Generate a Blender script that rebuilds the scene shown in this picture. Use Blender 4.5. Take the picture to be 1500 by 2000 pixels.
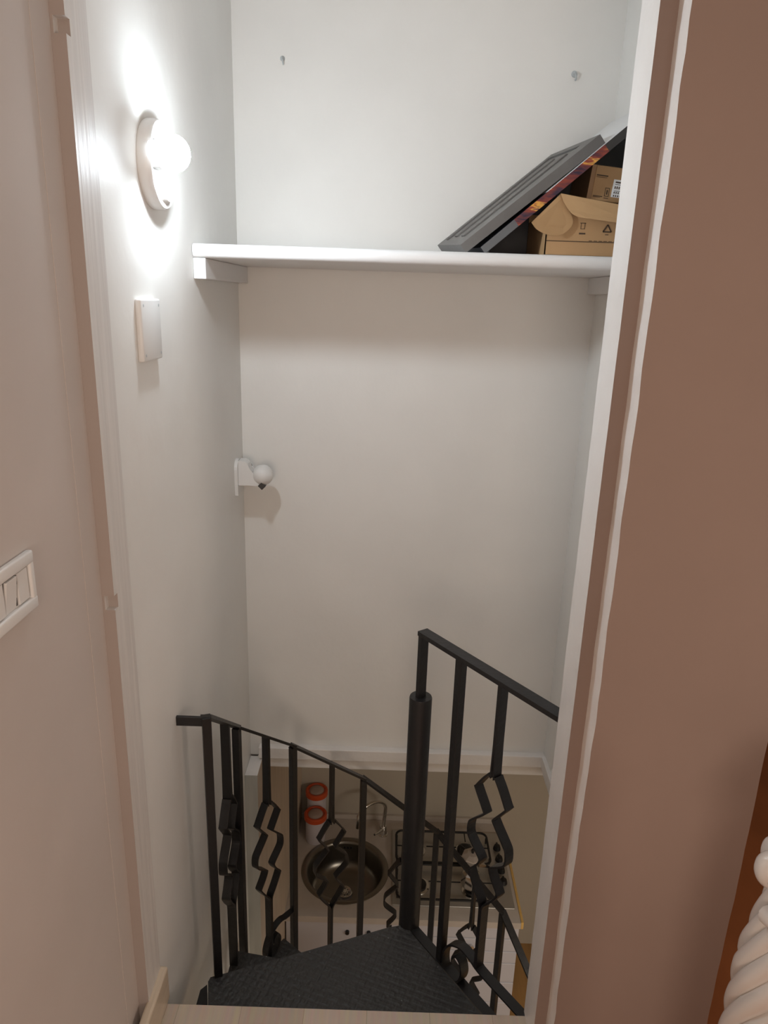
import bpy, bmesh, math, random
from mathutils import Vector, Matrix, noise
random.seed(7)
for o in list(bpy.data.objects): bpy.data.objects.remove(o)
S = bpy.context.scene; C = S.collection
PI = math.pi
# ------------------------------------------------------------------ camera
# metres; z = 0 is the upper floor, eye 1.55 above it, Y looks into the stairwell
F = 1387.0
def nrm(v): return v.normalized()
dn = nrm(Vector((-150, -4600, -F)))
yw = nrm(Vector((16, (F*F-150*16)/4600.0, -F)))
zw = -dn; xw = yw.cross(zw)
cam = bpy.data.cameras.new('camera'); co = bpy.data.objects.new('camera', cam); C.objects.link(co)
cam.sensor_fit = 'AUTO'; cam.sensor_width = 36; cam.lens = F/2000*36; cam.clip_start = .02
co.matrix_world = Matrix.Translation((0, 0, 1.55)) @ Matrix((xw, yw, zw)).to_4x4()
S.camera = co
# ------------------------------------------------------------------ world, lights, exposure
w = bpy.data.worlds.new('world'); S.world = w; w.use_nodes = True
w.node_tree.nodes['Background'].inputs[0].default_value = (.9, .8, .7, 1)
w.node_tree.nodes['Background'].inputs[1].default_value = 0.0
S.view_settings.view_transform = 'Standard'; S.view_settings.look = 'None'
S.view_settings.gamma = 1; S.view_settings.use_curve_mapping = False
S.view_settings.exposure = 0.3
BULB = Vector((-.415, 1.442, 1.793)); BULB_R = .033
BULB_STRENGTH = 290.0; BULB_COL = (.82, .92, 1.0)
def area(name, loc, size, power, col, rot=(0, 0, 0)):
    l = bpy.data.lights.new(name, 'AREA'); l.energy = power; l.color = col; l.size = size; l.shape = 'DISK'
    o = bpy.data.objects.new(name, l); C.objects.link(o); o.location = loc; o.rotation_euler = rot; return o
area('room_floor_lamp', (1.7, -.1, 1.15), .6, 9.0, (1.0, .80, .66), (0, PI/2, -.15))
area('rear_fill_light', (-.10, -1.45, 1.45), .75, 13.0, (1.0, .82, .68), (PI/2, 0, 0))  # unseen fill added behind the camera to brighten the stairwell back wall
area('kitchen_fill_light', (1.1, 1.0, -.3), .9, 18.0, (1.0, .90, .78))  # fill added to lift the dark kitchen, stands for no actual lamp

# ------------------------------------------------------------------ materials
def mat(name, col, rough=.5, metal=0, bump=0, bscale=30, var=0, vscale=4, spec=.5, emit=None, es=0, stretch=None, trans=0, coat=0, detail=4):
    m = bpy.data.materials.new(name); m.use_nodes = True; nt = m.node_tree; N = nt.nodes; L = nt.links
    b = N['Principled BSDF']
    b.inputs['Base Color'].default_value = (*col, 1); b.inputs['Roughness'].default_value = rough
    b.inputs['Metallic'].default_value = metal; b.inputs['Specular IOR Level'].default_value = spec
    if coat: b.inputs['Coat Weight'].default_value = coat
    if trans: b.inputs['Transmission Weight'].default_value = trans
    if emit: b.inputs['Emission Color'].default_value = (*emit, 1); b.inputs['Emission Strength'].default_value = es
    tc = N.new('ShaderNodeTexCoord'); mp = N.new('ShaderNodeMapping'); L.new(tc.outputs['Object'], mp.inputs[0])
    if stretch: mp.inputs['Scale'].default_value = stretch
    if var:
        n = N.new('ShaderNodeTexNoise'); n.inputs['Scale'].default_value = vscale; n.inputs['Detail'].default_value = detail
        L.new(mp.outputs[0], n.inputs['Vector'])
        r = N.new('ShaderNodeValToRGB'); r.color_ramp.elements[0].position = .3; r.color_ramp.elements[1].position = .7
        r.color_ramp.elements[0].color = (*[c*(1-var) for c in col], 1); r.color_ramp.elements[1].color = (*[min(1, c*(1+var)) for c in col], 1)
        L.new(n.outputs['Fac'], r.inputs[0]); L.new(r.outputs[0], b.inputs['Base Color'])
    if bump:
        n = N.new('ShaderNodeTexNoise'); n.inputs['Scale'].default_value = bscale; n.inputs['Detail'].default_value = 5
        L.new(mp.outputs[0], n.inputs['Vector'])
        bp = N.new('ShaderNodeBump'); bp.inputs['Strength'].default_value = bump; bp.inputs['Distance'].default_value = .01
        L.new(n.outputs['Fac'], bp.inputs['Height']); L.new(bp.outputs[0], b.inputs['Normal'])
    return m
M = {}
M['plaster'] = mat('white_plaster', (.85, .835, .80), .5, bump=.34, bscale=8, var=.03, vscale=3)
M['jamb'] = mat('white_gloss_paint', (.85, .82, .79), .35, bump=.25, bscale=25, var=.03, vscale=8)
M['board'] = mat('painted_wood_board', (.72, .69, .66), .5, bump=.18, bscale=26, var=.06, vscale=30, stretch=(3, 3, .12))
M['roomwall'] = mat('warm_beige_plaster', (.62, .56, .52), .8, spec=.2, bump=.25, bscale=7, var=.04, vscale=3)
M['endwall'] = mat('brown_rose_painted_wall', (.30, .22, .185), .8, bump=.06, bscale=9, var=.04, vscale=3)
M['ceiling'] = mat('ceiling_paint', (.75, .74, .72), .7)
M['white'] = mat('white_plastic', (.80, .79, .77), .35)
M['whitewood'] = mat('white_painted_shelf', (.80, .79, .78), .4, bump=.08, bscale=12)
M['iron'] = mat('black_painted_iron', (.014, .0135, .0145), .42, bump=.12, bscale=60)
M['steel'] = mat('brushed_steel', (.50, .48, .45), .42, .7, bump=.03, bscale=80)
M['darksteel'] = mat('sink_steel', (.27, .25, .22), .3, 1)
M['chrome'] = mat('chrome', (.7, .69, .67), .12, 1)
M['black'] = mat('black_enamel', (.008, .008, .009), .4)
M['counter'] = mat('cream_worktop', (.56, .50, .45), .4, var=.04, vscale=20)
M['cab'] = mat('white_cabinet_front', (.62, .61, .66), .4)
M['kitwall'] = mat('kitchen_wall_paint', (.50, .45, .38), .6, bump=.1)
M['cream'] = mat('cream_wood_panel', (.62, .52, .42), .5, var=.10, vscale=14, stretch=(3, 3, .25))
M['panelend'] = mat('grey_white_panel_edge', (.50, .50, .46), .5, var=.12, vscale=10, stretch=(3, 3, .3))
M['goldwood'] = mat('golden_wood_floor', (.36, .20, .07), .5, var=.2, vscale=8, stretch=(3, .3, 1))
M['orangewood'] = mat('orange_wood_floor', (.36, .13, .045), .45, var=.12, vscale=4, stretch=(2, .8, 1))
M['yellowwood'] = mat('yellow_wood_edging', (.75, .48, .16), .4)
M['skirt'] = mat('pale_wood_skirting', (.62, .52, .40), .35, var=.08, vscale=20, stretch=(6, .6, 6))
M['orange'] = mat('orange_plastic_lid', (.60, .085, .02), .4)
M['jar'] = mat('milky_plastic', (.60, .55, .58), .35)
M['card'] = mat('brown_cardboard', (.46, .28, .135), .75, bump=.05, bscale=60, var=.04, vscale=10)
M['cardin'] = mat('brown_cardboard_inside', (.50, .315, .155), .75, var=.03, vscale=10)
M['ink'] = mat('dark_brown_ink', (.06, .035, .02), .7)
M['paper'] = mat('white_label_paper', (.80, .80, .80), .6)
M['greyframe'] = mat('grey_frame', (.13, .124, .118), .45, var=.06, vscale=20)
M['darkgroove'] = mat('dark_grey_panel', (.085, .078, .074), .3, var=.3, vscale=18, stretch=(1, 6, 1))
M['navy'] = mat('navy_black_box', (.006, .007, .014), .45)
M['slate'] = mat('slate_grey_card', (.11, .115, .12), .45)
M['filler'] = mat('grey_filler', (.50, .53, .54), .5)
M['dark'] = mat('dark_slit', (.05, .045, .04), .5)
M['porcelain'] = mat('glazed_white_ceramic', (.78, .74, .70), .22, coat=.3)
M['glow'] = mat('lit_bulb_glass', (1, 1, 1), .3, emit=BULB_COL, es=BULB_STRENGTH)
M['dimglow'] = mat('frosted_bulb_neck', (.9, .9, .9), .4, emit=BULB_COL, es=2.5)
M['bluewhite'] = mat('blue_plastic_tip', (.15, .2, .65), .4)
def printed():
    m = mat('colour_print', (.2, .05, .03), .4); nt = m.node_tree; N = nt.nodes; L = nt.links
    tc = N.new('ShaderNodeTexCoord'); n = N.new('ShaderNodeTexNoise'); n.inputs['Scale'].default_value = 34; n.inputs['Detail'].default_value = 3
    mp = N.new('ShaderNodeMapping'); mp.inputs['Rotation'].default_value = (0, -.35, 0); mp.inputs['Scale'].default_value = (.5, 1, 2.2)
    L.new(tc.outputs['Object'], mp.inputs[0]); L.new(mp.outputs[0], n.inputs['Vector'])
    r = N.new('ShaderNodeValToRGB'); e = r.color_ramp.elements
    e[0].position = .36; e[0].color = (.03, .015, .04, 1); e[1].position = .5; e[1].color = (.20, .035, .025, 1)
    x = e.new(.58); x.color = (.30, .05, .03, 1); x = e.new(.63); x.color = (.75, .38, .06, 1); x = e.new(.69); x.color = (.16, .05, .06, 1)
    L.new(n.outputs['Fac'], r.inputs[0]); L.new(r.outputs[0], N['Principled BSDF'].inputs['Base Color']); return m
M['print'] = printed()
def treadplate():
    # raised lozenge pattern: two crossed sets of short bars
    m = mat('chequer_plate', (.05, .05, .05), .45); nt = m.node_tree; N = nt.nodes; L = nt.links
    tc = N.new('ShaderNodeTexCoord')
    outs = []
    for k, rot in enumerate((.35, .35+PI/2)):
        mp = N.new('ShaderNodeMapping'); mp.inputs['Rotation'].default_value = (0, 0, rot); L.new(tc.outputs['Object'], mp.inputs[0])
        br = N.new('ShaderNodeTexBrick'); br.inputs['Scale'].default_value = 1; br.inputs['Brick Width'].default_value = .042
        br.inputs['Row Height'].default_value = .018; br.inputs['Mortar Size'].default_value = .006; br.inputs['Mortar Smooth'].default_value = .8
        L.new(mp.outputs[0], br.inputs['Vector']); outs.append(br)
    mx = N.new('ShaderNodeMath'); mx.operation = 'MULTIPLY'; L.new(outs[0].outputs['Fac'], mx.inputs[0]); L.new(outs[1].outputs['Fac'], mx.inputs[1])
    ad = N.new('ShaderNodeMath'); ad.operation = 'ADD'; L.new(outs[0].outputs['Fac'], ad.inputs[0]); L.new(outs[1].outputs['Fac'], ad.inputs[1])
    ns = N.new('ShaderNodeTexNoise'); ns.inputs['Scale'].default_value = 14; L.new(tc.outputs['Object'], ns.inputs['Vector'])
    a2 = N.new('ShaderNodeMath'); a2.operation = 'ADD'; L.new(ad.outputs[0], a2.inputs[0]); L.new(ns.outputs['Fac'], a2.inputs[1])
    bp = N.new('ShaderNodeBump'); bp.inputs['Strength'].default_value = .45; bp.inputs['Distance'].default_value = .002; bp.invert = True
    L.new(a2.outputs[0], bp.inputs['Height']); L.new(bp.outputs[0], N['Principled BSDF'].inputs['Normal'])
    n2 = N.new('ShaderNodeTexNoise'); n2.inputs['Scale'].default_value = 90; L.new(tc.outputs['Object'], n2.inputs['Vector'])
    r = N.new('ShaderNodeValToRGB'); r.color_ramp.elements[0].position = .72; r.color_ramp.elements[1].position = .80
    r.color_ramp.elements[0].color = (.05, .05, .05, 1); r.color_ramp.elements[1].color = (.35, .35, .34, 1)
    L.new(n2.outputs['Fac'], r.inputs[0]); L.new(r.outputs[0], N['Principled BSDF'].inputs['Base Color'])
    return m
M['chequer'] = treadplate()
def laminate():
    m = mat('pale_oak_laminate', (.66, .56, .45), .38, bump=.05, bscale=60, stretch=(8, .6, 1)); nt = m.node_tree; N = nt.nodes; L = nt.links
    tc = N.new('ShaderNodeTexCoord'); mp = N.new('ShaderNodeMapping'); mp.inputs['Rotation'].default_value = (0, 0, PI/2)
    L.new(tc.outputs['Object'], mp.inputs[0])
    br = N.new('ShaderNodeTexBrick'); br.inputs['Scale'].default_value = 1; br.inputs['Brick Width'].default_value = 3.0; br.inputs['Row Height'].default_value = .142; mp.inputs['Location'].default_value = (1.4, .004, 0)
    br.inputs['Mortar Size'].default_value = .0006; br.inputs['Color1'].default_value = (.70, .60, .49, 1); br.inputs['Color2'].default_value = (.58, .48, .39, 1)
    br.inputs['Mortar'].default_value = (.42, .33, .25, 1); L.new(mp.outputs[0], br.inputs['Vector'])
    n = N.new('ShaderNodeTexNoise'); n.inputs['Scale'].default_value = 30; n.inputs['Detail'].default_value = 6
    m2 = N.new('ShaderNodeMapping'); m2.inputs['Scale'].default_value = (3, .25, 1); L.new(tc.outputs['Object'], m2.inputs[0]); L.new(m2.outputs[0], n.inputs['Vector'])
    mx = N.new('ShaderNodeMix'); mx.data_type = 'RGBA'; mx.blend_type = 'MULTIPLY'; mx.inputs[0].default_value = .35
    L.new(br.outputs['Color'], mx.inputs[6]); L.new(n.outputs['Color'], mx.inputs[7]); L.new(mx.outputs[2], N['Principled BSDF'].inputs['Base Color'])
    return m
M['laminate'] = laminate()

# ------------------------------------------------------------------ mesh helpers
def box(bm, x0, x1, y0, y1, z0, z1, bev=0, mtx=None, seg=2):
    vs = [bm.verts.new((x, y, z)) for x in (x0, x1) for y in (y0, y1) for z in (z0, z1)]
    f = [(0, 1, 3, 2), (4, 6, 7, 5), (0, 4, 5, 1), (2, 3, 7, 6), (0, 2, 6, 4), (1, 5, 7, 3)]
    fs = [bm.faces.new([vs[i] for i in q]) for q in f]
    if bev:
        es = list({e for q in fs for e in q.edges})
        r = bmesh.ops.bevel(bm, geom=es, offset=bev, segments=seg, profile=.5, affect='EDGES')
        vs = list({v for v in r['verts']} | {v for v in vs if v.is_valid})
    if mtx is not None: bmesh.ops.transform(bm, matrix=mtx, verts=[v for v in vs if v.is_valid])
    return vs
def prism(bm, pts, z0, z1):
    a = [bm.verts.new((p[0], p[1], z0)) for p in pts]; b = [bm.verts.new((p[0], p[1], z1)) for p in pts]
    n = len(pts); bm.faces.new(a[::-1]); bm.faces.new(b)
    for i in range(n): bm.faces.new((a[i], a[(i+1) % n], b[(i+1) % n], b[i]))
    return a+b
def hull8(bm, p):   # 8 corner points, front quad then back quad
    v = [bm.verts.new(q) for q in p]
    for q in ((0, 1, 2, 3), (7, 6, 5, 4), (0, 4, 5, 1), (1, 5, 6, 2), (2, 6, 7, 3), (3, 7, 4, 0)): bm.faces.new([v[i] for i in q])
    return v
def lathe(bm, prof, cx=0, cy=0, n=32, axis='z', origin=None, rmat=None):
    rings = []
    made = []
    for r, z in prof:
        if r < 1e-6:
            v = bm.verts.new((0, 0, z)); rings.append([v]); made.append(v)
        else:
            ring = [bm.verts.new((r*math.cos(2*PI*i/n), r*math.sin(2*PI*i/n), z)) for i in range(n)]
            rings.append(ring); made += ring
    for a, b in zip(rings, rings[1:]):
        if len(a) == 1 and len(b) == 1: continue
        for i in range(n):
            j = (i+1) % n
            if len(a) == 1: bm.faces.new((a[0], b[i], b[j]))
            elif len(b) == 1: bm.faces.new((a[i], a[j], b[0]))
            else: bm.faces.new((a[i], a[j], b[j], b[i]))
    m = Matrix.Translation(origin if origin is not None else (cx, cy, 0)) @ (rmat if rmat is not None else Matrix.Identity(4))
    bmesh.ops.transform(bm, matrix=m, verts=made)
    return made
def tube(bm, pts, r, n=12, cap=True, closed=False):
    pts = [Vector(p) for p in pts]; rr = r if isinstance(r, (list, tuple)) else [r]*len(pts)
    N = None; rings = []
    for i, p in enumerate(pts):
        if closed: t = pts[(i+1) % len(pts)]-pts[i-1]
        else: t = pts[min(i+1, len(pts)-1)]-pts[max(i-1, 0)]
        t.normalize()
        if N is None:
            up = Vector((0, 0, 1)) if abs(t.z) < .9 else Vector((1, 0, 0)); N = (up-t*up.dot(t)).normalized()
        else: N = (N-t*N.dot(t)).normalized()
        B = t.cross(N)
        rings.append([bm.verts.new(p+(N*math.cos(2*PI*k/n)+B*math.sin(2*PI*k/n))*rr[i]) for k in range(n)])
    for a, b in list(zip(rings, rings[1:]))+([(rings[-1], rings[0])] if closed else []):
        for k in range(n): bm.faces.new((a[k], a[(k+1) % n], b[(k+1) % n], b[k]))
    if cap and not closed: bm.faces.new(rings[0][::-1]); bm.faces.new(rings[-1])
def ribbon(bm, pts, side, w, th):
    # flat bar: path, width direction(s), width w, thickness th
    pts = [Vector(p) for p in pts]; rings = []
    for i, p in enumerate(pts):
        t0 = (pts[i]-pts[i-1]).normalized() if i else (pts[1]-pts[0]).normalized()
        t1 = (pts[i+1]-pts[i]).normalized() if i < len(pts)-1 else t0
        t = (t0+t1).normalized(); s = side[i] if isinstance(side, list) else side
        s = (s-t*s.dot(t)).normalized(); n = t.cross(s)
        k = 1/max(.55, t.dot(t0))
        rings.append([bm.verts.new(p+s*(a*w/2)+n*(b*th/2*k)) for a, b in ((-1, -1), (1, -1), (1, 1), (-1, 1))])
    for a, b in zip(rings, rings[1:]):
        for k in range(4): bm.faces.new((a[k], a[(k+1) % 4], b[(k+1) % 4], b[k]))
    bm.faces.new(rings[0][::-1]); bm.faces.new(rings[-1])
def catmull(pts, k=5):
    P = [pts[0]]+list(pts)+[pts[-1]]; out = []
    for i in range(1, len(P)-2):
        for s in range(k):
            t = s/k
            out.append(tuple(.5*((2*b)+(-a+c)*t+(2*a-5*b+4*c-d)*t*t+(-a+3*b-3*c+d)*t**3) for a, b, c, d in zip(P[i-1], P[i], P[i+1], P[i+2])))
    out.append(tuple(pts[-1])); return out
def obj(name, bm, m, parent=None, smooth=False, angle=40):
    bmesh.ops.recalc_face_normals(bm, faces=bm.faces)
    me = bpy.data.meshes.new(name); bm.to_mesh(me); bm.free()
    mm = m if isinstance(m, list) else [m]
    for x in mm: me.materials.append(M[x] if isinstance(x, str) else x)
    if smooth:
        for p in me.polygons: p.use_smooth = True
        try: me.set_sharp_from_angle(angle=math.radians(angle))
        except Exception: pass
    o = bpy.data.objects.new(name, me); C.objects.link(o)
    if parent is not None:
        o.parent = parent
        o.matrix_parent_inverse = parent_world(parent).inverted()
    return o
def parent_world(o):
    m = Matrix.Translation(o.location)
    if o.parent is not None: return Matrix.Identity(4)
    return m
def thing(name, label, cat, loc, group=None):
    o = bpy.data.objects.new(name, None); C.objects.link(o); o.location = loc; o.empty_display_size = .05
    o['label'] = label; o['category'] = cat
    if group: o['group'] = group
    return o
def tag(o, label, cat, group=None):
    o['label'] = label; o['category'] = cat
    if group: o['group'] = group
    return o
def struct(name, bm, m, label=None, smooth=False):
    o = obj(name, bm, m, None, smooth); o['kind'] = 'structure'
    if label: o['label'] = label
    return o
nb = bmesh.new
def polyface(bm, pts):
    return bm.faces.new([bm.verts.new(p) for p in pts])

# ------------------------------------------------------------------ setting: upper level
XL, XR, YB = -.477, .627, 2.30
ZC = 2.42; ZF = -2.27; ZU = -.155     # ceiling, lower floor, underside of the slab
b = nb(); box(b, -.60, XL, 1.228, 2.32, ZU, ZC); struct('wall_left', b, 'plaster', 'white plaster stairwell wall on the left, with the lamp')
b = nb(); box(b, XL, XR+.1, YB, YB+.14, ZU+.04, ZC); struct('wall_back', b, 'plaster', 'white plaster back wall of the stairwell')
b = nb(); box(b, XR, .70, 1.228, YB, ZU, ZC); struct('wall_right', b, 'plaster', 'narrow white stairwell wall on the right')
b = nb(); box(b, -.66, -.494, -1.6, 1.228, 0.0, ZC); struct('wall_near_left', b, 'roomwall', 'beige room wall with the light switch, left edge')
b = nb(); box(b, -.66, 3.3, -1.6, 2.6, ZC, ZC+.1); struct('ceiling', b, 'ceiling')
b = nb(); box(b, -.66, 3.3, -1.75, -1.6, 0, ZC); struct('wall_behind', b, 'roomwall')
b = nb(); box(b, 3.2, 3.3, -1.6, 2.6, 0, ZC); struct('wall_far_right', b, 'roomwall')
b = nb(); box(b, .70, 3.3, 2.6, 2.7, -.1, ZC); struct('wall_corridor', b, 'endwall')
# right jamb and end wall as stepped profile with uneven plaster edges
def stepped():
    bm = nb(); prof = [(.70, 1.228), (.355, 1.228), (.355, 1.141), (.3805, 1.143), (.3840, 1.102), (.696, 1.100)]
    zs = [i*.02 for i in range(int(ZC/.02)+2)]; zs[-1] = ZC
    rows = []
    for z in zs:
        row = []
        for k, (x, y) in enumerate(prof):
            n1 = noise.noise(Vector((k*7.1, .3, z*2.2))); n2 = noise.noise(Vector((k*3.7, 5., z*16)))
            dx = dy = 0
            if k == 2: dx = .0008*n2; dy = .003*n1+.0015*n2
            if k == 1: dx = 0.0006*n2
            if k == 3: dx = .0025*n1+.001*n2
            if k == 4: dx = .004*n1+.0025*n2; dy = .003*n1
            if k == 5: dx = .003*n1+.0015*n2
            row.append(bm.verts.new((x+dx, y+dy, z)))
        rows.append(row)
    n = len(prof); mi = [0, 0, 0, 0, 1, 1]
    for a, c in zip(rows, rows[1:]):
        for k in range(n):
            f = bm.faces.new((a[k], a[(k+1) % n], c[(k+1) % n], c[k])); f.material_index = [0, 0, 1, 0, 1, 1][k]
    bm.faces.new(rows[0][::-1]); bm.faces.new(rows[-1])
    return bm
struct('wall_end', stepped(), ['jamb', 'endwall'], 'brown end wall beside the doorway with white stepped plaster edge')
# left door jamb with hinge mortises cut in its corner
b = nb(); cuts = [(1.006, 1.033), (1.893, 1.915)]; zs = [0, 1.006, 1.033, 1.893, 1.915, ZC]
for i in range(5):
    z0, z1 = zs[i], zs[i+1]
    if i % 2 == 0: box(b, -.494, -.4715, 1.148, 1.2285, z0, z1)
    else: box(b, -.494, -.4715, 1.163, 1.2285, z0, z1); box(b, -.494, -.489, 1.148, 1.163, z0, z1)
M['jambshade'] = mat('shaded_jamb_face', (.42, .36, .33), .6, bump=.1)  # shade on the camera-facing jamb faces, put into the colour
o = struct('trim_1', b, ['board', 'jambshade'], 'white painted door jamb with cut hinge recesses')
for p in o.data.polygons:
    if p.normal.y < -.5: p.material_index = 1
b = nb(); box(b, -.494, -.4930, 1.088, 1.148, 0, ZC, .0004); struct('trim_2', b, 'roomwall', 'pale strip beside the door jamb')
# floors
b = nb(); box(b, -.494, .38, .55, 1.217, -.014, 0)
struct('floor', b, 'laminate', 'pale oak laminate threshold floor')
b = nb(); box(b, -.66, 3.3, -1.6, .55, -.10, -.0005); box(b, .70, 3.3, .55, 2.6, -.10, -.0005); box(b, .38, .70, .55, 1.10, -.1, -.0005)
struct('floor_corridor', b, 'orangewood', 'orange wooden floor of the room on the right')
b = nb(); box(b, -.60, .66, .55, 1.212, ZU, -.014); struct('floor_slab', b, 'plaster')
b = nb(); box(b, -.477, -.456, .55, 1.236, 0, .092, .006, seg=3); struct('baseboard_left', b, 'skirt', 'pale wooden skirting board ending at the stair edge')
b = nb(); box(b, .70, 3.2, 2.58, 2.6, 0, .09); struct('baseboard_right', b, mat('dark_red_wood', (.05, .012, .008), .4))
# opening edge moulding
b = nb(); box(b, XL+.035, XR, 2.272, 2.301, -.113, -.066, .003); box(b, XL+.03, XR, 2.285, 2.31, ZU, -.112); struct('trim_3', b, 'jamb', 'white moulding along the foot of the back wall')
b = nb(); box(b, XR-.014, XR+.01, 1.228, 2.275, -.113, -.066, .003); struct('trim_4', b, 'jamb', 'white moulding along the foot of the right wall')

# ------------------------------------------------------------------ setting: kitchen below
b = nb(); box(b, -.43-.001, 2.2, 3.47, 3.6, ZF, ZU); struct('wall_kitchen_back', b, 'kitwall', 'dim kitchen wall behind the worktop')
b = nb(); box(b, -.60, XL, .4, 2.19, ZF, ZU); struct('wall_kitchen_left', b, 'plaster')
b = nb()
box(b, XL-.05, -.43, 2.18, 3.47, ZF, ZU+.002); box(b, XL, -.43, 2.18, 2.295, ZU, -.118, .002)
o = struct('wall_kitchen_side', b, ['cream', 'panelend', 'jamb'], 'cream wooden side panel left of the worktop')
for p in o.data.polygons:
    if p.normal.y < -.5: p.material_index = 1
    if p.normal.z > .5: p.material_index = 2  # whiter top faces: the light they catch is painted in
b = nb(); box(b, 2.1, 2.2, .3, 3.6, ZF, ZU); struct('wall_kitchen_right', b, 'kitwall')
b = nb(); box(b, -.6, 2.2, .3, .4, ZF, ZU); struct('wall_kitchen_near', b, 'kitwall')
b = nb(); box(b, -.6, 2.2, 2.312, 3.6, ZU-.0, ZU+.035); box(b, .705, 2.2, .3, 2.31, ZU-.0, ZU+.035); box(b, -.6, .7, .3, .55, ZU, ZU+.035)
struct('ceiling_kitchen', b, 'ceiling')
b = nb(); box(b, -.6, 2.2, .3, 3.6, ZF-.1, ZF); struct('floor_kitchen', b, 'goldwood', 'golden wooden kitchen floor far below')

# ------------------------------------------------------------------ spiral staircase
PX, PY, R = .11, 1.65, .53
stair = thing('spiral_staircase', 'black iron spiral staircase descending through the opening to the kitchen', 'staircase', (PX, PY, ZF))
def pt(a, z, r=R): a = math.radians(a); return Vector((PX+r*math.cos(a), PY+r*math.sin(a), z))
def hr(a): return .364+.0076*(a-167.6)
b = nb(); lathe(b, [(0, ZF), (.0300, ZF), (.0300, .546), (.0285, .550), (0, .550)], PX, PY, 40); obj('centre_pole', b, 'iron', stair, True)
# landing plate
TZ = -.2
LP = [(.120, 1.606), (.100, 1.640), (.047, 1.627), (-.19, 1.537), (-.425, 1.452), (-.428, 1.438), (-.372, 1.2125), (.407, 1.2125)]
b = nb(); prism(b, LP, TZ-.006, TZ)
obj('landing_plate', b, 'chequer', stair)
b = nb(); prism(b, [(-.430, 1.436), (-.444, 1.420), (-.444, 1.2125), (-.37, 1.2125)], TZ-.012, TZ-.006)
prism(b, [(-.430, 1.446), (-.424, 1.449), (.047, 1.624), (.047, 1.619), (-.42, 1.444)], TZ-.045, TZ-.006)
obj('landing_edge_plate', b, 'iron', stair)
STEP, RISE = 30.0, .228
def wedge(a0, a1, r0, r1, z0, z1, bm, n=8):
    pts = [(PX+r0*math.cos(math.radians(a0)), PY+r0*math.sin(math.radians(a0)))]
    pts += [(PX+r1*math.cos(math.radians(a0+(a1-a0)*i/n)), PY+r1*math.sin(math.radians(a0+(a1-a0)*i/n))) for i in range(n+1)]
    pts += [(PX+r0*math.cos(math.radians(a1)), PY+r0*math.sin(math.radians(a1)))]
    prism(bm, pts, z0, z1)
def plain(a, zt, zb, rr=R):
    b = nb(); c = pt(a, 0, rr); ra = math.radians(a)
    box(b, -.0105, .0105, -.0105, .0105, zb, zt, .001, Matrix.Translation((c.x, c.y, 0)) @ Matrix.Rotation(ra, 4, 'Z'), 1)
    return b
W = [(0, 0), (.004, -.225), (.011, -.242), (.026, -.262), (.048, -.297), (.049, -.306), (.018, -.350), (.018, -.362), (.052, -.398), (.063, -.415), (.064, -.445), (.052, -.462), (.022, -.488), (.018, -.500), (.030, -.522), (.048, -.545), (.047, -.556), (.026, -.590), (.006, -.618), (.003, -.64)]
def orn(o, t, nrml, zt, zb):
    b = nb(); t = Vector(t); nv = Vector(nrml)
    sm = catmull(W, 3)
    for s in (-1, 1):
        pts = [Vector((o[0], o[1], 0))+t*(s*(max(wv, .0026)))+Vector((0, 0, zt+dz)) for wv, dz in sm]
        pts.append(Vector((o[0], o[1], zb))+t*(s*.0026))
        ribbon(b, pts, nv, .025, .005)
    return b
SC = [(.0, 0), (-.02, .006), (-.05, .000), (-.078, -.020), (-.098, -.060), (-.094, -.098), (-.068, -.112), (-.040, -.096), (-.028, -.062), (-.040, -.034), (-.058, -.040), (-.062, -.058)]
for k in range(2, 10):
    z = TZ-RISE*(k-1); a = 201-STEP*(k-1)
    b = nb(); wedge(a, a+37, .028, R+.012, z-.005, z, b); obj('tread', b, 'chequer', stair)
    b = nb(); wedge(a, a+1.6, .028, R+.010, z-.04, z-.005, b); wedge(a+35.5, a+37, .028, R+.010, z-.04, z-.005, b)
    obj('tread_rim', b, 'iron', stair)
    ao = a+(5 if k == 2 else 9)
    c = pt(ao, 0); ra = math.radians(ao)
    obj('ornamental_baluster', orn((c.x, c.y), (-math.sin(ra), math.cos(ra), 0), (math.cos(ra), math.sin(ra), 0), hr(ao)-.004, z), 'iron', stair)
    if k > 2: obj('baluster', plain(a+26, hr(a+26)-.004, z-.02), 'iron', stair)
    if k % 2 == 0: continue
    # scroll between this tread and the next baluster
    b = nb(); st = math.degrees(.055/R); sc = catmull(SC, 4)
    P = [pt(a-4.0, z+.112)]+[pt(a+1.0-math.degrees(q[0]/R), z+.112+q[1]) for q in sc]
    sd = [(p-Vector((PX, PY, p.z))).normalized() for p in P]
    ribbon(b, P, sd, .022, .0045); obj('scroll', b, 'iron', stair)
obj('newel_post', plain(200.1, .592, TZ, .5495), 'iron', stair)
# handrail: straight flat bars between the plain balusters
aa = [200]+[201-STEP*(k-1)+26 for k in range(3, 10)]+[-40]
P = [pt(a, hr(a)) for a in aa]; P[0] = pt(200.1, .592, .5495)
b = nb(); sd = [Vector((math.cos(math.radians(a)), math.sin(math.radians(a)), 0)) for a in aa]
for i in range(len(P)-1):
    s = (sd[i]+sd[i+1]).normalized(); d = (P[i+1]-P[i]).normalized()*.004
    ribbon(b, [P[i]-d, P[i+1]+d], s, .026, .008)
obj('handrail', b, 'iron', stair)
b = nb(); p = pt(200.1, .578, .5495); box(b, XL-.01, p.x+.01, p.y-.004, p.y+.004, .566, .590, .001)
o = obj('wall_anchor', b, 'iron', stair)
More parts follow.
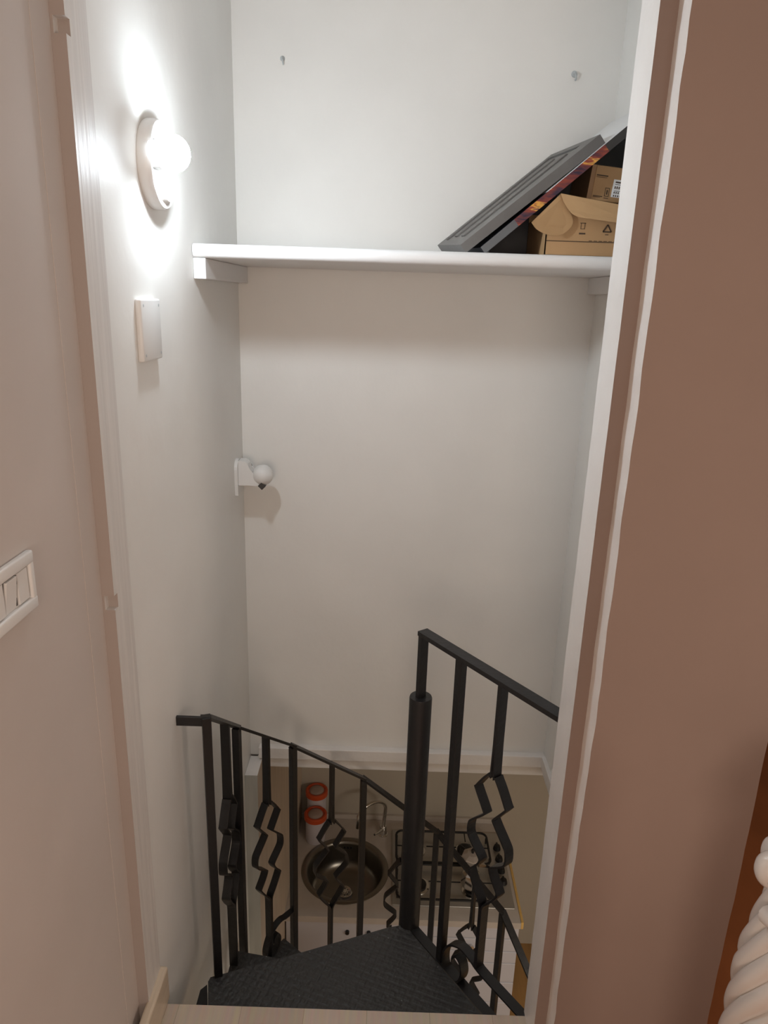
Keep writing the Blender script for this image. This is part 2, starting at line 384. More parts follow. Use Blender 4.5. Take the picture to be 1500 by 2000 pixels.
# landing railing, runs from the pole towards the doorway jamb
dr = Vector((.593, -.805, 0)); nr = Vector((.805, .593, 0)); P0 = Vector((PX-.002, PY, 0))
def lp(t, z): return P0+dr*t+Vector((0, 0, z))
b = nb(); ribbon(b, [lp(-.004, .735), lp(.50, .735)], nr, .031, .012); obj('landing_rail', b, 'iron', stair)
b = nb(); ribbon(b, [lp(.002, .545), lp(.002, .735)], nr, .025, .012); obj('pole_upright', b, 'iron', stair)
b = nb(); ribbon(b, [lp(.03, -.205), lp(.515, -.205)], nr, .028, .010); obj('landing_bottom_bar', b, 'iron', stair)
b = nb(); c = lp(.147, 0); box(b, -.0105, .0105, -.0105, .0105, -.2, .731, .001, Matrix.Translation(c) @ Matrix.Rotation(math.atan2(dr.y, dr.x), 4, 'Z'), 1); obj('baluster', b, 'iron', stair)
c = lp(.288, 0); obj('ornamental_baluster', orn((c.x, c.y), dr, nr, .731, -.092), 'iron', stair)
LS = [(.50, -.093), (.316, -.093), (.27, -.084), (.24, -.080), (.215, -.088), (.185, -.112), (.166, -.155), (.170, -.196), (.200, -.214), (.228, -.196), (.240, -.160), (.232, -.130), (.214, -.122), (.203, -.140)]
b = nb(); ribbon(b, [lp(*q) for q in catmull(LS, 5)], nr, .026, .0055); obj('scroll', b, 'iron', stair)

# ------------------------------------------------------------------ shelf with its brackets
sh = thing('wall_shelf', 'long white painted shelf across the stairwell', 'shelf', (0, 2.04, 1.628))
b = nb(); ys, z0, z1 = 1.778, 1.628, 1.660; rz = .013
prof = [(YB-.001, z0), (ys+rz, z0)]+[(ys+rz-rz*math.sin(t*PI/6), z0+rz-rz*math.cos(t*PI/6)) for t in range(1, 4)]+[(ys+rz-rz*math.cos(t*PI/6), z1-rz+rz*math.sin(t*PI/6)) for t in range(0, 4)]+[(YB-.001, z1)]
x0, x1 = XL+.0015, XR-.001
A = [b.verts.new((x0, y, z)) for y, z in prof]; B = [b.verts.new((x1, y, z)) for y, z in prof]
b.faces.new(A[::-1]); b.faces.new(B)
for i in range(len(prof)): j = (i+1) % len(prof); b.faces.new((A[i], A[j], B[j], B[i]))
obj('shelf_board', b, 'whitewood', sh, True, 35)
b = nb(); box(b, XL+.0008, XL+.030, 1.785, YB-.001, 1.580, 1.6275, .0015); obj('bracket', b, 'whitewood', sh)
b = nb(); box(b, XR-.026, XR-.0008, 1.80, YB-.001, 1.580, 1.6275, .0015); obj('bracket', b, 'whitewood', sh)

# ------------------------------------------------------------------ wall lamp
lamp = thing('wall_lamp', 'round white wall lamp with one bare lit bulb on the left wall', 'lamp', (XL, 1.505, 1.782))
rotx = Matrix.Rotation(PI/2, 4, 'Y')
b = nb(); lathe(b, [(0, 0), (.078, 0), (.080, .004), (.080, .020), (.077, .026), (.070, .027), (.064, .022), (.045, .018), (0, .018)], n=56, origin=(XL, 1.505, 1.782), rmat=rotx); obj('base', b, 'white', lamp, True)
b = nb(); lathe(b, [(0, .018), (.030, .018), (.028, .030), (.024, .034), (0, .034)], n=40, origin=(XL, 1.505, 1.742), rmat=rotx); obj('inner_ring', b, 'white', lamp, True)
b = nb(); box(b, XL+.018, XL+.040, 1.462, 1.500, 1.792, 1.820, .003); box(b, XL+.02, XL+.045, 1.450, 1.486, 1.770, 1.796, .003); obj('socket_bracket', b, 'white', lamp)
dirv = Vector((1, .55, -.10)).normalized(); q = Vector((0, 0, 1)).rotation_difference(dirv).to_matrix().to_4x4()
RIM = 1.66     # the opaque rear of the bulb ends here, radians from its back
b = nb(); lathe(b, [(0, -BULB_R-.010), (.013, -BULB_R-.010), (.014, -.024)]+[(BULB_R*math.sin(t), -BULB_R*math.cos(t)) for t in (.62, .75, .9, 1.05, RIM)]+[(BULB_R*.9, -BULB_R*math.cos(RIM)+.0005), (0, -BULB_R*math.cos(RIM)+.0005)], n=40, origin=BULB, rmat=q); obj('bulb_collar', b, 'dimglow', lamp, True)
b = nb(); lathe(b, [(0, -BULB_R*math.cos(RIM)+.001)]+[(BULB_R*math.sin(RIM+(PI-RIM)*t/18), -BULB_R*math.cos(RIM+(PI-RIM)*t/18)) for t in range(19)], n=40, origin=BULB, rmat=q); obj('bulb', b, 'glow', lamp, True)

# ------------------------------------------------------------------ blank plate, sensor, switch, wall marks
cp = thing('blank_wall_plate', 'white blank cover plate on the left wall below the lamp', 'wall plate', (XL, 1.42, 1.477))
b = nb(); box(b, XL-.001, XL+.012, 1.366, 1.480, 1.418, 1.534, .004, seg=3)
obj('plate', b, 'white', cp, True, 30)
for y, z in ((1.378, 1.430), (1.468, 1.430), (1.378, 1.522), (1.468, 1.522)):
    b = nb(); lathe(b, [(0, .0115), (.003, .0125), (0, .013)], n=10, origin=(XL, y, z), rmat=rotx); obj('screw', b, 'filler', cp)
sn = thing('motion_sensor', 'white ball-headed motion sensor in the wall corner', 'sensor', (XL, 2.19, .99))
b = nb(); rings = []
pp = []
for t in range(13): pp.append((2.196+.034*math.cos(PI-t*PI/12), 1.020+.030*math.sin(t*PI/12)))
pp += [(2.226, .935), (2.166, .935)]
v0 = [b.verts.new((XL, y, z)) for y, z in pp]; v1 = [b.verts.new((XL+.010, y, z)) for y, z in pp]
b.faces.new(v0[::-1]); b.faces.new(v1)
for i in range(len(pp)): j = (i+1) % len(pp); b.faces.new((v0[i], v0[j], v1[j], v1[i]))
obj('base_plate', b, 'white', sn)
b = nb(); pp = [(XL+.010, 1.046), (XL+.030, 1.046), (XL+.040, 1.040), (XL+.046, 1.020), (XL+.062, .998), (XL+.080, .995), (XL+.092, .990), (XL+.096, .984), (XL+.074, .966), (XL+.010, .966)]
v0 = [b.verts.new((x, 2.172, z)) for x, z in pp]; v1 = [b.verts.new((x, 2.220, z)) for x, z in pp]
b.faces.new(v0[::-1]); b.faces.new(v1)
for i in range(len(pp)): j = (i+1) % len(pp); b.faces.new((v0[i], v0[j], v1[j], v1[i]))
bmesh.ops.bevel(b, geom=list(b.edges), offset=.002, segments=2, affect='EDGES')
obj('arm', b, 'white', sn, True, 40)
b = nb(); bmesh.ops.create_uvsphere(b, u_segments=28, v_segments=18, radius=.033); bmesh.ops.translate(b, vec=(XL+.085, 2.190, 1.000), verts=b.verts); obj('ball_head', b, 'white', sn, True)
b = nb(); box(b, -.009, .009, -.014, .014, -.008, .008, .001, Matrix.Translation((XL+.085, 2.176, .969)) @ Matrix.Rotation(PI/4, 4, 'Y')); obj('sensor_window', b, 'dark', sn)
sw = thing('light_switch', 'white three-gang light switch on the near left wall', 'switch', (-.494, .857, 1.160))
b = nb(); x = -.494; y0, y1, z0, z1 = .797, .918, 1.118, 1.203
box(b, x, x+.010, y0, y1, z1-.018, z1, .003, seg=3); box(b, x, x+.010, y0, y1, z0, z0+.018, .003, seg=3)
box(b, x, x+.0095, y1-.012, y1, z0+.006, z1-.006, .003, seg=3); box(b, x, x+.0095, y0, y0+.012, z0+.006, z1-.006, .003, seg=3)
obj('frame', b, 'white', sw, True, 40)
b = nb(); box(b, x, x+.003, y0+.008, y1-.008, z0+.014, z1-.014); obj('insert', b, 'white', sw)
for i in range(3):
    b = nb(); yc = .826+i*.0315; tilt = (.0, .12, .0)[i]
    box(b, 0, .004, -.0135, .0135, -.0225, .0225, .0008, Matrix.Translation((x+.0025, yc, 1.1605)) @ Matrix.Rotation(tilt, 4, 'Y')); obj('rocker', b, 'white', sw)
b = nb(); box(b, x+.003, x+.0045, .870, .873, 1.139, 1.150, 0); box(b, x+.003, x+.0068, .8724, .8735, 1.170, 1.182, 0); obj('slit', b, 'dark', sw)
# filler patches / plugs on the back wall
def hook(cx, cz, lab, s=1):
    t = thing('wall_hook', lab, 'wall hook', (cx, YB, cz))
    b = nb(); lathe(b, [(0, 0), (.007*s, 0), (.006*s, .003), (0, .004)], n=16, origin=(cx, YB, cz), rmat=Matrix.Rotation(PI/2, 4, 'X')); obj('plug', b, 'filler', t, True)
    b = nb(); tube(b, [(cx, YB, cz), (cx, YB-.010, cz), (cx+.002, YB-.014, cz-.006), (cx+.003, YB-.012, cz-.014), (cx+.003, YB-.007, cz-.017)], .0022*s, 8); obj('hook', b, 'filler', t, True)
hook(-.334, 2.192, 'tiny painted hook high on the back wall, nearer the lamp')
hook(.497, 2.176, 'tiny painted hook high on the back wall, nearer the right side', 1.25)

# ------------------------------------------------------------------ things on the shelf
def slab(near, far, m, nm, parent, thick=None):
    b = nb(); hull8(b, near+far); bmesh.ops.bevel(b, geom=list(b.edges), offset=.0012, segments=1, affect='EDGES'); return obj(nm, b, m, parent)
# leaning panel geometry helper: bottom edge at x0, leaning to the right wall at angle
def lean(x0, y0, y1, L, T, ang, z0=1.6605):
    u = Vector((math.cos(ang), 0, math.sin(ang))); v = Vector((-math.sin(ang), 0, math.cos(ang)))
    o = Vector((x0+T*math.sin(ang)*1.0, 0, z0))   # lowest corner touches the shelf
    def P(s, t, y): q = o+u*s+v*t; return Vector((q.x, y, q.z))
    return u, v, P
fr = thing('framed_panel', 'grey framed panel leaning against the black flat box on the shelf', 'panel', (.17, 2.05, 1.661))
def leaner(C0, ang, wv):
    u = Vector((math.cos(ang), 0, math.sin(ang))); v = Vector((-math.sin(ang), 0, math.cos(ang))); wv = Vector(wv); C0 = Vector(C0)
    def pbox(b, s0, s1, t0, t1, y0, y1):
        P = lambda s, t, y: C0+u*s+v*t+wv*y
        hull8(b, [P(s0, t0, y0), P(s1, t0, y0), P(s1, t1, y0), P(s0, t1, y0), P(s0, t0, y1), P(s1, t0, y1), P(s1, t1, y1), P(s0, t1, y1)])
    return pbox
pbox = leaner((.178, 1.862, 1.6625), math.radians(39), (-.034, .39, .024))
Lf, Tf = .403, .0235
b = nb(); pbox(b, 0, Lf, 0, Tf-.005, 0, 1)
pbox(b, 0, .022, Tf-.005, Tf, 0, 1); pbox(b, Lf-.022, Lf, Tf-.005, Tf, 0, 1); pbox(b, .022, Lf-.022, Tf-.005, Tf, 0, .22); pbox(b, .022, Lf-.022, Tf-.005, Tf, .90, 1)
obj('frame', b, 'greyframe', fr)
b = nb(); pbox(b, .0225, Lf-.0225, Tf-.0048, Tf-.0035, .222, .898); obj('picture', b, 'darkgroove', fr)
b = nb()
pbox(b, .04, Lf-.04, Tf-.0034, Tf-.0005, .36, .46); pbox(b, .04, Lf-.04, Tf-.0034, Tf-.0005, .64, .72)
obj('glazing_bar', b, 'greyframe', fr)
bx = thing('flat_box', 'flat black box with a colourful printed edge leaning on the shelf', 'box', (.23, 2.0, 1.661))
pbox = leaner((.2225, 1.842, 1.6612), math.radians(40.5), (-.022, .36, .018))
Lb, Tb = .525, .018
b = nb(); pbox(b, 0, Lb, 0, Tb-.001, 0, 1); obj('box_body', b, 'navy', bx)
b = nb(); pbox(b, .2, Lb, Tb-.001, Tb, 0.01, 1); obj('white_top', b, 'paper', bx)
b = nb(); pbox(b, 0, .10, -.0002, Tb+.0002, -.006, 0); obj('grey_edge', b, 'slate', bx)
b = nb(); pbox(b, .10, .36, -.0002, Tb+.0002, -.006, 0); obj('printed_edge', b, 'print', bx)
b = nb(); pbox(b, .36, Lb, -.0002, Tb+.0002, -.006, 0); obj('black_edge', b, mat('charcoal_edge', (.035, .032, .03), .4), bx)
# slate card standing behind the boxes
sc = nb(); hull8(sc, [(.44, 2.13, 1.6605), (.622, 2.13, 1.6605), (.622, 2.13, 1.995), (.44, 2.13, 1.850), (.44, 2.142, 1.6605), (.622, 2.142, 1.6605), (.622, 2.142, 1.995), (.44, 2.142, 1.850)])
tag(obj('grey_folder', sc, 'slate'), 'slate grey folder standing behind the cardboard boxes', 'folder')
sc = nb(); hull8(sc, [(.265, 2.10, 1.6605), (.438, 2.10, 1.6605), (.438, 2.10, 1.835), (.265, 2.10, 1.692), (.265, 2.112, 1.6605), (.438, 2.112, 1.6605), (.438, 2.112, 1.835), (.265, 2.112, 1.692)])
tag(obj('navy_folder', sc, 'navy'), 'near-black navy folder under the leaning flat box', 'folder')
# lower cardboard box, open, flaps hanging
cb = thing('open_cardboard_box', 'open cardboard mailing box with curved flaps, lower on the shelf', 'box', (.48, 1.95, 1.661))
b = nb()
x0, x1, y0, y1, z0, z1 = .366, .622, 1.842, 2.09, 1.6608, 1.778
box(b, x0, x1, y0, y1, z0, z0+.003); box(b, x0, x0+.003, y0, y1, z0, z1-.02); box(b, x1-.003, x1, y0, y1, z0, z1); box(b, x0, x1, y1-.003, y1, z0, z1); box(b, x0, x1, y0, y0+.003, z0, z0+.104)
obj('box_body', b, 'card', cb)
b = nb(); box(b, x0, x1, y0-.0012, y0, z0+.0335, z0+.0352); obj('crease', b, 'ink', cb)
def flap(pts, nm, y=1.838, th=.0025, m='cardin'):
    b = nb(); a = [b.verts.new(p) for p in pts]; c = [b.verts.new((p[0]+.001, p[1]+th, p[2]+.001)) for p in pts]
    b.faces.new(a); b.faces.new(c[::-1])
    for i in range(len(pts)): j = (i+1) % len(pts); b.faces.new((a[i], a[j], c[j], c[i]))
    return obj(nm, b, m, cb)
hinge = Vector((.390, 1.832, 1.798))
fa = [(.390, 1.833, 1.798), (.3715, 1.826, 1.780), (.322, 1.803, 1.731)]+[tuple(q) for q in catmull([(.322, 1.803, 1.731), (.336, 1.808, 1.717), (.358, 1.815, 1.708), (.378, 1.822, 1.7055), (.398, 1.828, 1.708), (.416, 1.832, 1.718), (.426, 1.834, 1.733), (.424, 1.835, 1.750), (.412, 1.835, 1.768), (.390, 1.833, 1.798)], 3)][1:-1]
flap(fa, 'side_flap')
fb = [tuple(q) for q in catmull([(.390, 1.829, 1.799), (.398, 1.827, 1.782), (.408, 1.824, 1.767), (.420, 1.822, 1.755), (.436, 1.820, 1.748), (.47, 1.818, 1.744), (.53, 1.817, 1.7375)], 3)]+[(.600, 1.817, 1.729), (.600, 1.835, 1.770)]
flap(fb, 'front_flap')
b = nb()   # printed marks: crossed bin and recycling triangle
Y = y0-.0008
def mk(x, z, w, h): box(b, x-w/2, x+w/2, Y, Y+.001, z-h/2, z+h/2)
mk(.4535, 1.7135, .015, .0035); mk(.4535, 1.724, .010, .001); mk(.4490, 1.7305, .001, .012); mk(.458, 1.7305, .001, .012); mk(.4535, 1.737, .014, .0015)
for p, q2 in (((.503, 1.719), (.513, 1.735)), ((.513, 1.735), (.523, 1.719)), ((.523, 1.719), (.503, 1.719))):
    ribbon(b, [Vector((p[0], Y, p[1])), Vector((q2[0], Y, q2[1]))], Vector((0, 1, 0)), .001, .0028)
mk(.513, 1.7125, .008, .0015)
for i in range(8): mk(.475+i*.012, 1.6975, .008, .0012)
obj('printed_symbols', b, 'ink', cb)
# upper cardboard box
ub = thing('cardboard_box', 'smaller closed cardboard box with white label, on top of the open one', 'box', (.53, 2.0, 1.783))
mt = Matrix.Translation((.478, 1.895, 1.7965)) @ Matrix.Rotation(math.radians(5.5), 4, 'Y')
b = nb(); box(b, 0, .140, 0, .20, 0, .079, .0015, mt, 1); obj('box_body', b, 'card', ub)
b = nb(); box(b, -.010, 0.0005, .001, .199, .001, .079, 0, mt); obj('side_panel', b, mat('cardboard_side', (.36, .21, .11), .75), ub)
b = nb(); box(b, .0475, .102, -.0012, -.0002, .012, .052, .0004, mt, 1); lb = obj('label', b, 'paper', ub)
b = nb()
for i, (zz, hh) in enumerate(((.046, .0035), (.041, .0012), (.034, .006), (.0265, .001), (.0225, .004), (.0155, .004))):
    if hh > .0035:
        for k in range(9): box(b, .0525+k*.005, .055+k*.005, -.0018, -.0011, zz-hh/2, zz+hh/2, 0, mt)
    else: box(b, .0525, .0965, -.0018, -.0011, zz-hh/2, zz+hh/2, 0, mt)
d = obj('label_print', b, 'ink', lb)
for nm_, rs in (('printed_title', ((.004, .032, .0555, .058), (.004, .030, .0525, .0532))), ('printed_line', ((.004, .027, .0095, .011), (.004, .022, .0075, .0082))),
                ('printed_icon', ((.031, .042, .007, .0085), (.031, .0322, .012, .031), (.0408, .042, .012, .031), (.031, .042, .030, .0312), (.031, .042, .0115, .0127), (.035, .038, .016, .026)))):
    b = nb()
    for (xa, xb, za, zb) in rs: box(b, xa, xb, -.001, -.0001, za, zb, 0, mt)
    obj(nm_, b, 'ink', ub)

# ------------------------------------------------------------------ kitchen worktop and appliances
CT = -1.37
def worktop():
    bm = nb(); x0, x1, y0, y1 = -.43, .735, 2.765, 3.47; cx, cy, r = -.150, 3.071, .205
    zt, zb = CT, CT-.036
    n = 64; ang0 = [2*PI*i/n for i in range(n)]
    inner = [(cx+r*math.cos(t), cy+r*math.sin(t)) for t in ang0]
    hx = .24; outer = []
    for t in ang0:
        c, s = math.cos(t), math.sin(t); k = hx/max(abs(c), abs(s)); outer.append((cx+c*k, cy+s*k))
    for z, flip in ((zt, False), (zb, True)):
        I = [bm.verts.new((*p, z)) for p in inner]; O = [bm.verts.new((*p, z)) for p in outer]
        for i in range(n): j = (i+1) % n; bm.faces.new((I[i], O[i], O[j], I[j]))
        for q in ((x0, cx-hx, y0, y1), (cx+hx, x1, y0, y1), (cx-hx, cx+hx, y0, cy-hx), (cx-hx, cx+hx, cy+hx, y1)):
            bm.faces.new([bm.verts.new(p) for p in ((q[0], q[2], z), (q[1], q[2], z), (q[1], q[3], z), (q[0], q[3], z))])
        if z == zt: It = I
        else: Ib = I
    for i in range(n): j = (i+1) % n; bm.faces.new((It[i], It[j], Ib[j], Ib[i]))
    P = [(x0, y0), (x1, y0), (x1, y1), (x0, y1)]
    for i in range(4):
        j = (i+1) % 4; bm.faces.new([bm.verts.new(p) for p in ((*P[i], zt), (*P[j], zt), (*P[j], zb), (*P[i], zb))])
    return bm
wt = thing('worktop', 'cream kitchen worktop far below, holding the sink and hob', 'worktop', (.15, 3.1, CT-.036))
obj('slab', worktop(), 'counter', wt)
b = nb(); box(b, .7355, .748, 2.765, 3.469, CT-.036, CT+.004, .001); obj('edge_strip', b, 'yellowwood', wt)
b = nb(); box(b, -.429, .735, 3.452, 3.4695, CT, CT+.03, .002); obj('upstand', b, 'counter', wt)
sk = thing('sink', 'round stainless steel kitchen sink set into the worktop', 'sink', (-.150, 3.071, CT))
b = nb(); lathe(b, [(.232, CT), (.231, CT+.003), (.226, CT+.005), (.208, CT+.004), (.200, CT-.002), (.196, CT-.015), (.190, CT-.10), (.178, CT-.135), (.150, CT-.155), (.10, CT-.162), (.042, CT-.166), (.040, CT-.170)], -.150, 3.071, 72)
obj('basin', b, 'darksteel', sk, True)
b = nb(); dc = (-.150, 3.085); lathe(b, [(0, CT-.163), (.040, CT-.163), (.041, CT-.160), (.036, CT-.159), (.031, CT-.1625), (.012, CT-.1625), (.010, CT-.158), (0, CT-.158)], dc[0], dc[1], 36); dr_ = obj('drain', b, 'chrome', sk, True)
b = nb()
for i in range(8): a = i*PI/4; lathe(b, [(0, CT-.1618), (.0035, CT-.1618), (.0035, CT-.1622)], dc[0]+.021*math.cos(a), dc[1]+.021*math.sin(a), 8)
obj('drain_holes', b, 'black', dr_)
for dx in (-.014, .004, .022):
    b = nb(); lathe(b, [(0, 0), (.006, 0), (.006, .003), (0, .003)], n=12, origin=(-.150+dx, 3.071+.1925, CT-.032), rmat=Matrix.Rotation(PI/2, 4, 'X')); obj('overflow_hole', b, 'black', sk)
fc = thing('kitchen_faucet', 'chrome gooseneck faucet behind the round sink', 'faucet', (.048, 3.34, CT))
b = nb(); lathe(b, [(0, CT), (.028, CT), (.028, CT+.006), (.022, CT+.010), (.021, CT+.055), (.018, CT+.06), (0, CT+.06)], .048, 3.34, 28); obj('body', b, 'chrome', fc, True)
b = nb(); pth = [(.048, 3.34, CT+.05), (.054, 3.34, CT+.12), (.058, 3.335, CT+.18)]
for i in range(1, 12):
    t = i*PI/11; k = .5-.5*math.cos(t); pth.append((.058-.150*k, 3.335-.10*k, CT+.18+.075*math.sin(t)))
pth += [(-.094, 3.232, CT+.15), (-.094, 3.232, CT+.13)]
tube(b, pth, .0105, 14); obj('spout', b, 'chrome', fc, True)
b = nb(); tube(b, [(.048, 3.33, CT+.045), (.022, 3.29, CT+.055), (.0, 3.262, CT+.062)], [.009, .007, .006], 10); obj('lever', b, 'chrome', fc, True)
# hob
hb = thing('gas_hob', 'stainless steel four-burner gas hob on the worktop', 'hob', (.41, 3.1, CT))
b = nb(); box(b, .100, .718, 2.842, 3.368, CT, CT+.010, .004, seg=3); obj('plate', b, 'steel', hb, True, 35)
GZ = CT+.045
def grate(y0, y1):
    b = nb(); x0, x1, r = .122, .628, .035; pts = []
    for cx, cy, a0 in ((x1-r, y1-r, 0), (x0+r, y1-r, PI/2), (x0+r, y0+r, PI), (x1-r, y0+r, 1.5*PI)):
        for i in range(5): a = a0+i*PI/8; pts.append((cx+r*math.cos(a), cy+r*math.sin(a), GZ))
    tube(b, pts, .0062, 8, closed=True)
    ym = (y0+y1)/2; g = grate_obj = None
    for xa, xb in ((x0, x0+.075), (x0+.165, x0+.33), (x1-.08, x1)): tube(b, [(xa, ym, GZ), (xb, ym, GZ)], .0035, 6)
    for xc in (.235, .505):
        for s in (-1, 1):
            ye = y0 if s < 0 else y1; tube(b, [(xc, ye, GZ), (xc, ym+s*.045, GZ)], .0035, 6)
    for x_ in (x0+.004, x1-.004):
        for y_ in (y0+.04, y1-.04): tube(b, [(x_, y_, CT+.01), (x_, y_, GZ)], .005, 6)
    obj('grate', b, 'black', hb, True)
grate(2.848, 3.078); grate(3.092, 3.322)
for x_, y_, r_ in ((.235, 2.963, .045), (.505, 2.940, .035), (.235, 3.207, .035), (.505, 3.215, .045)):
    b = nb(); lathe(b, [(0, CT+.010), (r_+.014, CT+.010), (r_+.012, CT+.017), (r_, CT+.019), (0, CT+.019)], x_, y_, 30); br = obj('burner', b, 'chrome', hb, True)
    b = nb(); lathe(b, [(0, CT+.019), (r_-.004, CT+.019), (r_-.003, CT+.027), (r_-.010, CT+.031), (0, CT+.032)], x_, y_, 30); obj('burner_cap', b, 'black', br, True)
for x_, y_ in ((.682, 3.245), (.682, 3.163), (.682, 3.083), (.682, 3.005)):
    b = nb(); lathe(b, [(0, CT+.010), (.021, CT+.010), (.020, CT+.020), (.016, CT+.032), (0, CT+.033)], x_, y_, 20); box(b, x_-.005, x_+.005, y_-.020, y_+.020, CT+.030, CT+.038, .002); obj('knob', b, 'black', hb, True)
mk_ = thing('moka_pot', 'small aluminium moka coffee pot on the front right burner', 'coffee pot', (.500, 2.945, GZ+.006))
def octa(bm, prof, cx, cy, n=8): lathe(bm, prof, cx, cy, n)
z0 = GZ+.006; mx_, my_ = .500, 2.945
b = nb(); octa(b, [(0, z0), (.046, z0), (.050, z0+.01), (.044, z0+.075), (.034, z0+.083), (0, z0+.083)], mx_, my_); obj('boiler', b, 'chrome', mk_)
b = nb(); octa(b, [(0, z0+.083), (.033, z0+.083), (.038, z0+.10), (.052, z0+.178), (0, z0+.178)], mx_, my_); bmesh.ops.translate(b, vec=(0, 0, 0), verts=b.verts); obj('upper_chamber', b, 'chrome', mk_)
b = nb(); octa(b, [(0, z0+.178), (.054, z0+.178), (.053, z0+.184), (.028, z0+.196), (0, z0+.200)], mx_, my_); ld = obj('lid', b, mat('matt_aluminium', (.62, .56, .52), .5, .4), mk_)
b = nb(); lathe(b, [(0, z0+.198), (.006, z0+.198), (.009, z0+.215), (.006, z0+.222), (0, z0+.223)], mx_, my_, 12); obj('lid_knob', b, 'black', ld, True)
b = nb(); tube(b, catmull([(mx_-.03, my_+.045, z0+.17), (mx_-.055, my_+.075, z0+.17), (mx_-.062, my_+.085, z0+.14), (mx_-.055, my_+.078, z0+.09)], 4), .008, 8); obj('handle', b, 'black', mk_, True)
b = nb(); hull8(b, [(mx_+.03, my_-.045, z0+.150), (mx_+.045, my_-.030, z0+.150), (mx_+.045, my_-.030, z0+.177), (mx_+.03, my_-.045, z0+.177), (mx_+.058, my_-.062, z0+.172), (mx_+.062, my_-.058, z0+.172), (mx_+.062, my_-.058, z0+.178), (mx_+.058, my_-.062, z0+.178)]); obj('pouring_lip', b, 'chrome', mk_)
# storage jars
def jar(x, y, h, lab):
    t = thing('storage_jar', lab, 'jar', (x, y, CT), 'jars with orange lids beside the sink')
    b = nb(); lathe(b, [(0, CT), (.050, CT), (.054, CT+.008), (.054, CT+h-.03), (.048, CT+h-.022), (0, CT+h-.022)], x, y, 36); obj('jar_body', b, 'jar', t, True)
    b = nb(); lathe(b, [(.056, CT+h-.028), (.063, CT+h-.028), (.063, CT+h-.004), (.059, CT+h), (.051, CT+h), (.047, CT+h-.006), (0, CT+h-.006)], x, y, 36); l = obj('lid', b, 'orange', t, True)
    b = nb(); lathe(b, [(0, CT+h-.006), (.042, CT+h-.006), (.036, CT+h+.002), (.020, CT+h+.006), (0, CT+h+.007)], x, y, 28); obj('lid_dome', b, mat('pinkish_lid_top', (.42, .32, .28), .4), l, True)
jar(-.336, 3.405, .235, 'orange-lidded storage jar at the back, against the kitchen wall')
jar(-.330, 3.285, .175, 'orange-lidded storage jar in front, nearer the round sink')
# cabinets under the worktop
def cabinet(x0, x1, lab, splits, knobs, handle=None):
    t = thing('base_cabinet', lab, 'cabinet', ((x0+x1)/2, 3.12, ZF))
    b = nb(); box(b, x0, x1, 2.80, 3.46, ZF+.08, CT-.0365-.14); box(b, x0+.02, x1-.02, 2.85, 3.4, ZF, ZF+.08); obj('carcass', b, 'cab', t)
    for i in range(len(splits)-1):
        zt, zb = splits[i], splits[i+1]
        b = nb(); box(b, x0+.002, x1-.002, 2.776, 2.799, zb+.002, zt-.002, .003); d = obj('drawer', b, 'cab', t)
        for kx, kz in knobs:
            if zb < kz < zt:
                b = nb(); lathe(b, [(0, 0), (.006, 0), (.006, .012), (.014, .016), (.013, .024), (0, .026)], n=16, origin=(kx, 2.7765, kz), rmat=Matrix.Rotation(PI/2, 4, 'X')); obj('knob', b, 'chrome', d, True)
        if handle and zb < handle[2] < zt:
            for hx_ in handle[:2]:
                b = nb(); lathe(b, [(0, 0), (.010, 0), (.010, .014), (0, .015)], n=14, origin=(hx_, 2.7765, handle[2]), rmat=Matrix.Rotation(PI/2, 4, 'X')); obj('knob', b, 'black', d, True)
cabinet(-.426, .095, 'white kitchen cabinet under the sink', [CT-.037, -1.62, ZF+.085], [], (-.119, -.013, -1.468))
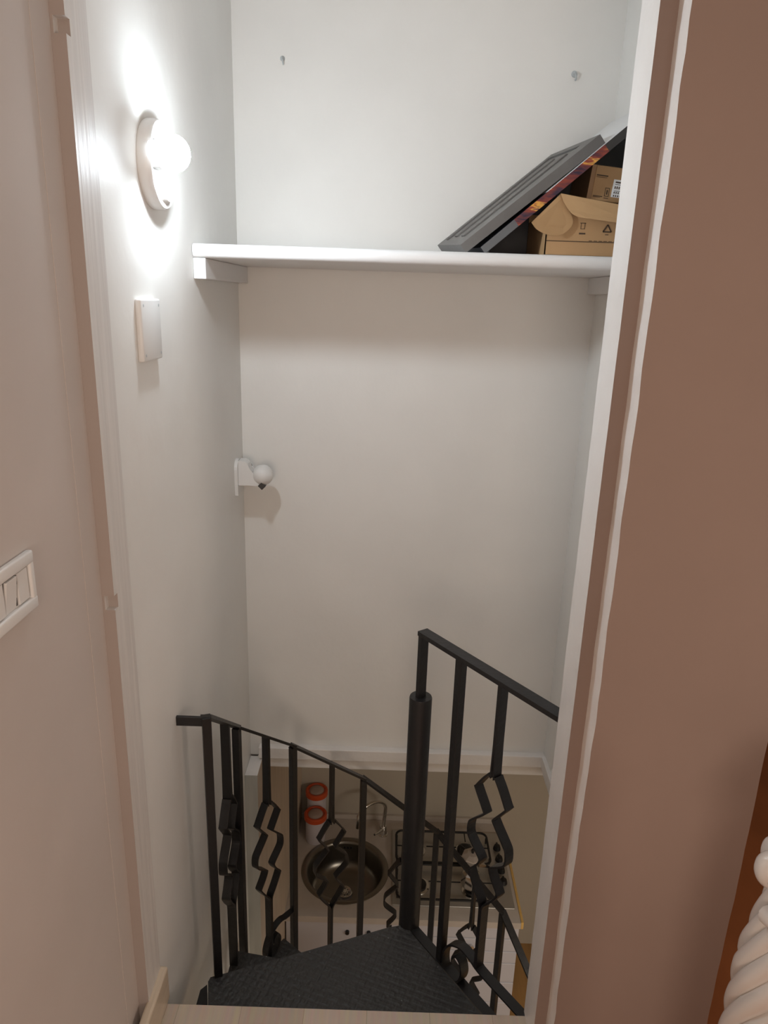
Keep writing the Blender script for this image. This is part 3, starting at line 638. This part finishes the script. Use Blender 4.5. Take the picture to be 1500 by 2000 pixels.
cabinet(.098, .733, 'white kitchen drawer cabinet under the hob', [CT-.037, -1.485, -1.565, -1.64, -1.765, -1.90, ZF+.085], [(.500, -1.525), (.500, -1.60)])

# ------------------------------------------------------------------ twisted white post in the foreground
tp = thing('twisted_post', 'white twisted rope-shaped ceramic post with knotted top, right foreground', 'post', (.600, .80, 0))
cx, cy, rr = .617, .80, .080
b = nb(); ns = 14; zt = .775; n = 120
for k in range(ns):
    pts = []; rad = []
    for i in range(n+1):
        z = .04+(zt-.04)*i/n; a = 2*PI*(k/ns)+z*2*PI/.86; tap = 1.0 if z < .62 else 1-.30*((z-.62)/(zt-.62))**1.2
        pts.append((cx+rr*.80*tap*math.cos(a), cy+rr*.80*tap*math.sin(a), z)); rad.append(rr*.20*(tap**.7))
    tube(b, pts, rad, 16)
lathe(b, [(0, .04), (rr*.8, .04), (rr*.8, .62), (rr*.56, zt), (0, zt)], cx, cy, 24)
obj('twisted_shaft', b, 'porcelain', tp, True, 80)
b = nb(); lathe(b, [(0, 0), (.105, 0), (.105, .02), (.085, .045), (0, .05)], cx, cy, 40); obj('foot', b, 'porcelain', tp, True)
b = nb()
for k in range(7):
    a = 2*PI*k/7+.25; zc = .795+.012*math.sin(3*a)
    v = bmesh.ops.create_uvsphere(b, u_segments=16, v_segments=12, radius=.022)['verts']
    bmesh.ops.transform(b, matrix=Matrix.Translation((cx+.062*math.cos(a), cy+.062*math.sin(a), zc)) @ Matrix.Diagonal((1, 1, 1.25, 1)), verts=v)
obj('knot', b, 'porcelain', tp, True, 80)
b = nb()
for s in (0, PI):
    pts = []
    for i in range(25):
        a = s+PI*1.4*i/24; pts.append((cx+.060*math.cos(a), cy+.060*math.sin(a), .735+.085*i/24))
    tube(b, pts, .014, 12)
obj('rope_wrap', b, 'porcelain', tp, True, 80)
b = nb(); v = bmesh.ops.create_uvsphere(b, u_segments=32, v_segments=22, radius=.058)['verts']
bmesh.ops.transform(b, matrix=Matrix.Translation((cx+.002, cy, .838)) @ Matrix.Diagonal((1, 1, 1.05, 1)), verts=v); obj('finial', b, 'porcelain', tp, True)
